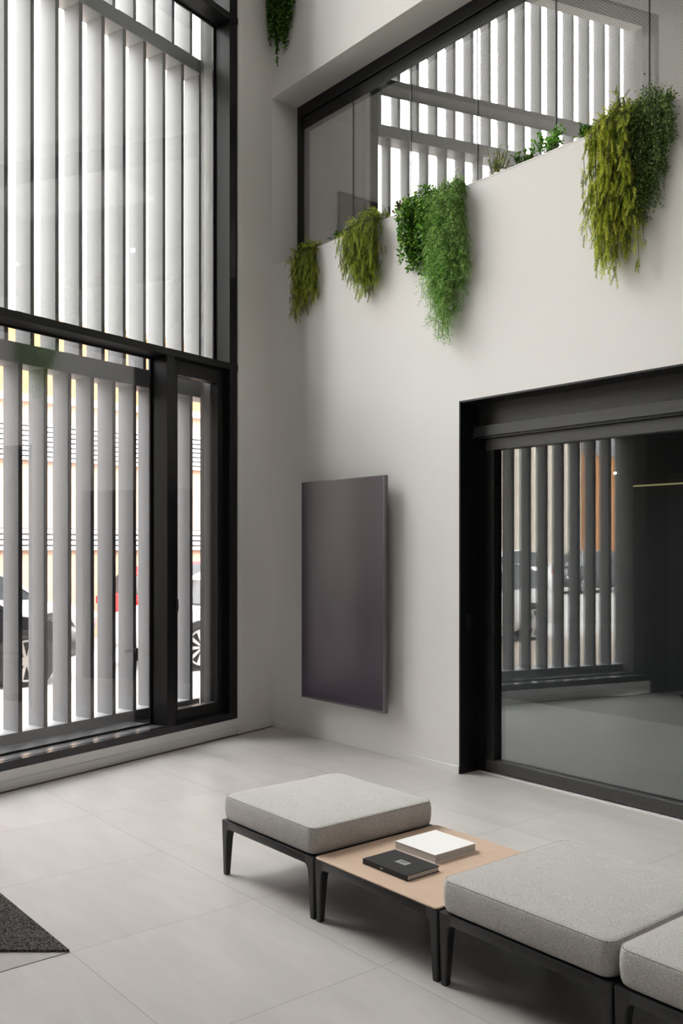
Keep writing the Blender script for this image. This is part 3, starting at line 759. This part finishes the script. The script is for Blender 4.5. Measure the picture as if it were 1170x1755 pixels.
def small_plant(name, label, mats, x, kind, h, wdt, n):
    base = Vector((x, 0.10, TZ - 0.075)); r = tag(empty(name, base), label, 'plant', 'low plants along the gallery planter')
    lv = Leaves(); st = MB()
    for k in range(n):
        a = random.uniform(0, 2 * PI); sp_ = random.random() * wdt / 2
        d = Vector((math.cos(a) * sp_, math.sin(a) * min(sp_, .07), h * random.uniform(.6, 1.0)))
        tip = base + d + Vector((0, 0, 0.0))
        st.tube([base + Vector((d.x * .2, d.y * .2, 0)), base + d * .6, tip], 0.002, 4)
        if kind == 'spiky':
            for j in range(14):
                p = base + d * (0.45 + .55 * j / 14); lv.blade(p, d.normalized() * .5 + RV(.45), RV(), .035, .006, mi3(.3, .5))
        elif kind == 'leafy':
            for j in range(4):
                p = base + d * (0.6 + .4 * j / 4); lv.blade(p, Vector((random.gauss(0, .8), random.gauss(-.2, .6), random.gauss(.25, .3))), Vector((0, 0, 1)), .062, .026, mi3(.4, .45))
        else:
            for j in range(16):
                p = tip + RV(.012); lv.disc(p, RV() + Vector((0, 0, .6)), Vector((0, -.4, .8)), random.uniform(.008, .013), mi3(.2, .5))
    lv.build('foliage', mats, r, base); st.build('stems', M['stem'], r)
small_plant('leafy_plant', 'low dark leafy plant between the two plants nearest the corner', L_ivy, 0.90, 'leafy', 0.19, 0.20, 12)
small_plant('red_succulent', 'small red-tinged plant left of the round-leaved trailing plant', L_red, 1.70, 'round', 0.21, 0.14, 12)
small_plant('spiky_plant', 'spiky upright plant on the planter just right of the feathery fern', L_olive, 2.74, 'spiky', 0.31, 0.32, 22)
small_plant('leafy_plant', 'low green leafy plant beside the spiky plant with white pebbles', L_ivy, 2.99, 'leafy', 0.21, 0.26, 18)
small_plant('succulent', 'bright lime green succulent in the middle of the planter', L_lime, 3.23, 'round', 0.25, 0.30, 26)
small_plant('leafy_plant', 'dark broad-leaved plant left of the long yellow-green plant', L_ivy, 3.55, 'leafy', 0.21, 0.24, 16)
small_plant('succulent', 'small lime green plant at the right edge of the picture', L_lime, 4.36, 'round', 0.22, 0.18, 16)
def pebble(x, y, r, label):
    mb = MB(); bmesh.ops.create_icosphere(mb.bm, subdivisions=2, radius=r, matrix=Matrix.Translation((x, y, TZ + 0.02)) @ Matrix.Diagonal((1.2, 1, .8, 1)))
    o = mb.build('pebble', M['pebble'], base=(x, y, TZ + 0.02), smooth=True); tag(o, label, 'pebble', 'white pebbles on the planter')
pebble(2.86, 0.02, 0.016, 'small white pebble among the leaves right of the spiky plant')
pebble(2.80, 0.02, 0.013, 'smaller white pebble close to the spiky plant')
pebble(3.52, 0.02, 0.018, 'white pebble under the dark broad-leaved plant')

# ------------------------------------------------------------------ buildings across the street
fa = tag(empty('facade_building', (-9.5, 6, 0)), 'orange and beige building across the street with white louver bands', 'building')
def fbox(name, b, m_, parent=fa):
    mb = MB(); mb.box(*b); return mb.build(name, m_, parent)
FX = -9.5; Y0, Y1 = -5.5, 22
fbox('wall', (FX - 6, FX, Y0, Y1, -0.03, 5.9), M['beige'])
fbox('orange_cladding', (FX, FX + 0.05, Y0, Y1, 4.52, 5.85), M['orange'])
fbox('coping', (FX - 6, FX + 0.10, Y0 - .05, Y1, 5.85, 5.98), M['orange'])
fbox('string_course', (FX, FX + 0.09, Y0, Y1, 4.40, 4.52), M['louver'])
def louver(z0, z1):
    r_ = fbox('louver_recess', (FX, FX + 0.015, Y0, Y1, z0, z1), M['recess'])
    mb = MB(); n = max(2, int((z1 - z0) / 0.085))
    for k in range(n):
        z = z0 + (z1 - z0) * k / n
        mb.rings([[(FX + 0.015, y, z + 0.03), (FX + 0.075, y, z), (FX + 0.082, y, z + 0.052), (FX + 0.015, y, z + 0.075)] for y in (Y0, Y1)])
    mb.build('louver_slats', M['louver'], r_)
louver(3.32, 4.05); louver(1.67, 2.08)
fb = tag(empty('far_building', (-22, -30, 0)), 'cream and orange building far down the street seen reflected in the door glass', 'building')
fbox('wall', (-28, -22, -34.5, -11, -0.03, 9.5), M['cream'], fb)
fbox('orange_wing', (-28, -21.9, -70, -34.5, -0.03, 6.6), M['orange'], fb)
fbox('roof_band', (-28, -21.8, -70, -34.5, 6.6, 7.6), M['ledge'], fb)

# ------------------------------------------------------------------ cars
def make_car(label, paint_m, suv=False):
    """4.3 m long, along +Y (front at +Y); origin on the ground"""
    r = tag(empty('parked_car', (0, 0, 0)), label, 'car', 'cars parked outside')
    Hk = 1.12 if suv else 1.0
    # side profile sections along the length: (y, z_bottom, z_belt, half_width)
    body = [(-2.15, .45, .78, .70), (-2.08, .32, .92, .82), (-1.75, .24, .98, .87), (-0.9, .20, .96, .89), (0.2, .20, .94, .89), (1.0, .22, .92, .88), (1.6, .25, .82, .85), (2.0, .32, .70, .76), (2.13, .42, .58, .62)]
    mb = MB(); rg = []
    for y, zb, zt, hw in body:
        zt *= Hk; rg.append([(-hw * .92, y, zb), (-hw, y, zb + .12), (-hw, y, (zb + zt) * .55), (-hw * .94, y, zt), (hw * .94, y, zt), (hw, y, (zb + zt) * .55), (hw, y, zb + .12), (hw * .92, y, zb)])
    mb.rings(rg); autosmooth(mb.build('body', paint_m, r), 50)
    cabin = [(-2.02, .90, .95, .74), (-1.75, .94, 1.25, .70), (-1.3, .94, 1.42, .66), (-0.5, .93, 1.48, .66), (0.2, .92, 1.44, .66), (0.65, .92, 1.24, .70), (1.15, .88, .93, .76)]
    mb = MB(); rg = []
    for y, zb, zt, hw in cabin:
        rg.append([(-.80, y, zb * Hk), (-hw, y, zt * Hk), (hw, y, zt * Hk), (.80, y, zb * Hk)])
    mb.rings(rg); gl_ = autosmooth(mb.build('windows', M['carglass'], r), 30)
    mb = MB(); rg = []
    for y, zb, zt, hw in cabin[1:6]:
        z = zt * Hk; rg.append([(-hw - .01, y, z - .05), (-hw * .9, y, z + .012), (hw * .9, y, z + .012), (hw + .01, y, z - .05)])
    mb.rings(rg); autosmooth(mb.build('roof', paint_m, r), 50)
    for sx in (-1, 1):
        for ya, yb in ((-0.62, -0.75), (0.72, 1.15), (-1.75, -2.02)):
            za, zb2 = (1.46 * Hk, .93 * Hk) if ya < 0 and ya > -1 else ((1.2 * Hk, .9 * Hk))
            wa, wb = (.665, .805) if -1 < ya < 0 else (.705, .80)
            mb = MB(); mb.rings([[(sx * wa, ya - .04, za), (sx * (wa + .02), ya - .04, za), (sx * (wa + .02), ya + .04, za), (sx * wa, ya + .04, za)],
                      [(sx * wb, yb - .04, zb2), (sx * (wb + .02), yb - .04, zb2), (sx * (wb + .02), yb + .04, zb2), (sx * wb, yb + .04, zb2)]]); mb.build('pillar', paint_m, r)
    R = 0.33
    for sx in (-1, 1):
        for yy in (-1.32, 1.28):
            mb = MB(); mb.cyl((sx * .70, yy, R), (sx, 0, 0), R + .05, .195, 28); mb.build('wheel_arch', M['trimblack'], r)
            mb = MB(); rg = []
            for dx, rr in ((.68, R - .05), (.69, R), (.86, R), (.905, R - .03), (.905, R - .09)):
                rg.append([(sx * dx, yy + rr * math.cos(2 * PI * k / 28), R + rr * math.sin(2 * PI * k / 28)) for k in range(28)])
            mb.rings(rg); ty = autosmooth(mb.build('wheel', M['tyre'], r), 40)
            mb = MB()
            for k in range(10):
                a = 2 * PI * k / 10; ca, sa = math.cos(a), math.sin(a)
                q = [(yy + ca * .04 - sa * .016, R + sa * .04 + ca * .016), (yy + ca * .235 - sa * .028, R + sa * .235 + ca * .028), (yy + ca * .235 + sa * .028, R + sa * .235 - ca * .028), (yy + ca * .04 + sa * .016, R + sa * .04 - ca * .016)]
                mb.rings([[(sx * .905, p[0], p[1]) for p in q], [(sx * .918, p[0], p[1]) for p in q]])
            mb.cyl((sx * .905, yy, R), (sx, 0, 0), .055, .018, 16)
            rgo = []
            for dx, rr in ((.905, .235), (.916, .235), (.916, .26), (.905, .26), (.905, .235)):
                rgo.append([(sx * dx, yy + rr * math.cos(2 * PI * k / 28), R + rr * math.sin(2 * PI * k / 28)) for k in range(28)])
            mb.rings(rgo, False, False); mb.build('rim', M['rim'], ty)
    for sx in (-1, 1):
        mb = MB(); mb.box(min(sx * .52, sx * .82), max(sx * .52, sx * .82), -2.14, -1.98, .72 * Hk, .86 * Hk, .02); mb.build('tail_lamp', M['carlamp'], r)
        mb = MB(); mb.box(min(sx * .45, sx * .74), max(sx * .45, sx * .74), 1.92, 2.09, .58, .68, .02); mb.build('head_lamp', M['headlamp'], r)
        mb = MB(); mb.box(min(sx * .86, sx * 1.0), max(sx * .86, sx * 1.0), .62, .74, .95 * Hk, 1.07 * Hk, .03); mb.build('mirror', paint_m, r)
    return r
def recolour(root, a, b):
    for ch in root.children:
        if ch.type == 'MESH' and ch.data.materials and ch.data.materials[0] == a:
            ch.data = ch.data.copy(); ch.data.materials[0] = b
car0 = make_car('black parked car outside at the left edge, seen between the lowest fins', M['carblack'])
car0.location = (-5.0, -2.13, -0.03)
def put(src, old, new, label, x, y, rz=0):
    c = copy_tree(src); recolour(c, old, new); c.location = (x, y, -0.03); c.rotation_euler = (0, 0, rz); c['label'] = label; return c
put(car0, M['carblack'], M['carwhite'], 'white parked car outside, right of the black car behind the fins', -5.0, 2.95, PI)
put(car0, M['carblack'], M['carsilver'], 'silver parked car behind the black car, close to the orange building', -7.9, -0.6, 0)
put(car0, M['carblack'], M['carred'], 'red parked car close to the orange building, behind the white one', -7.9, 4.3, 0)
put(car0, M['carblack'], M['carwhite'], 'white parked car whose wheel shows reflected in the door glass', -4.75, -6.9, 0)
suv = make_car('white tall car parked far down the street, reflected in the glass door', M['carwhite'], True); suv.location = (-15, -20.0, -0.03)
put(suv, M['carwhite'], M['cargrey'], 'dark grey car far down the street, reflected between the fins', -15, -25.2)
put(suv, M['carwhite'], M['carsilver'], 'silver tall car furthest down the street, reflected in the glass door', -15, -30.4)
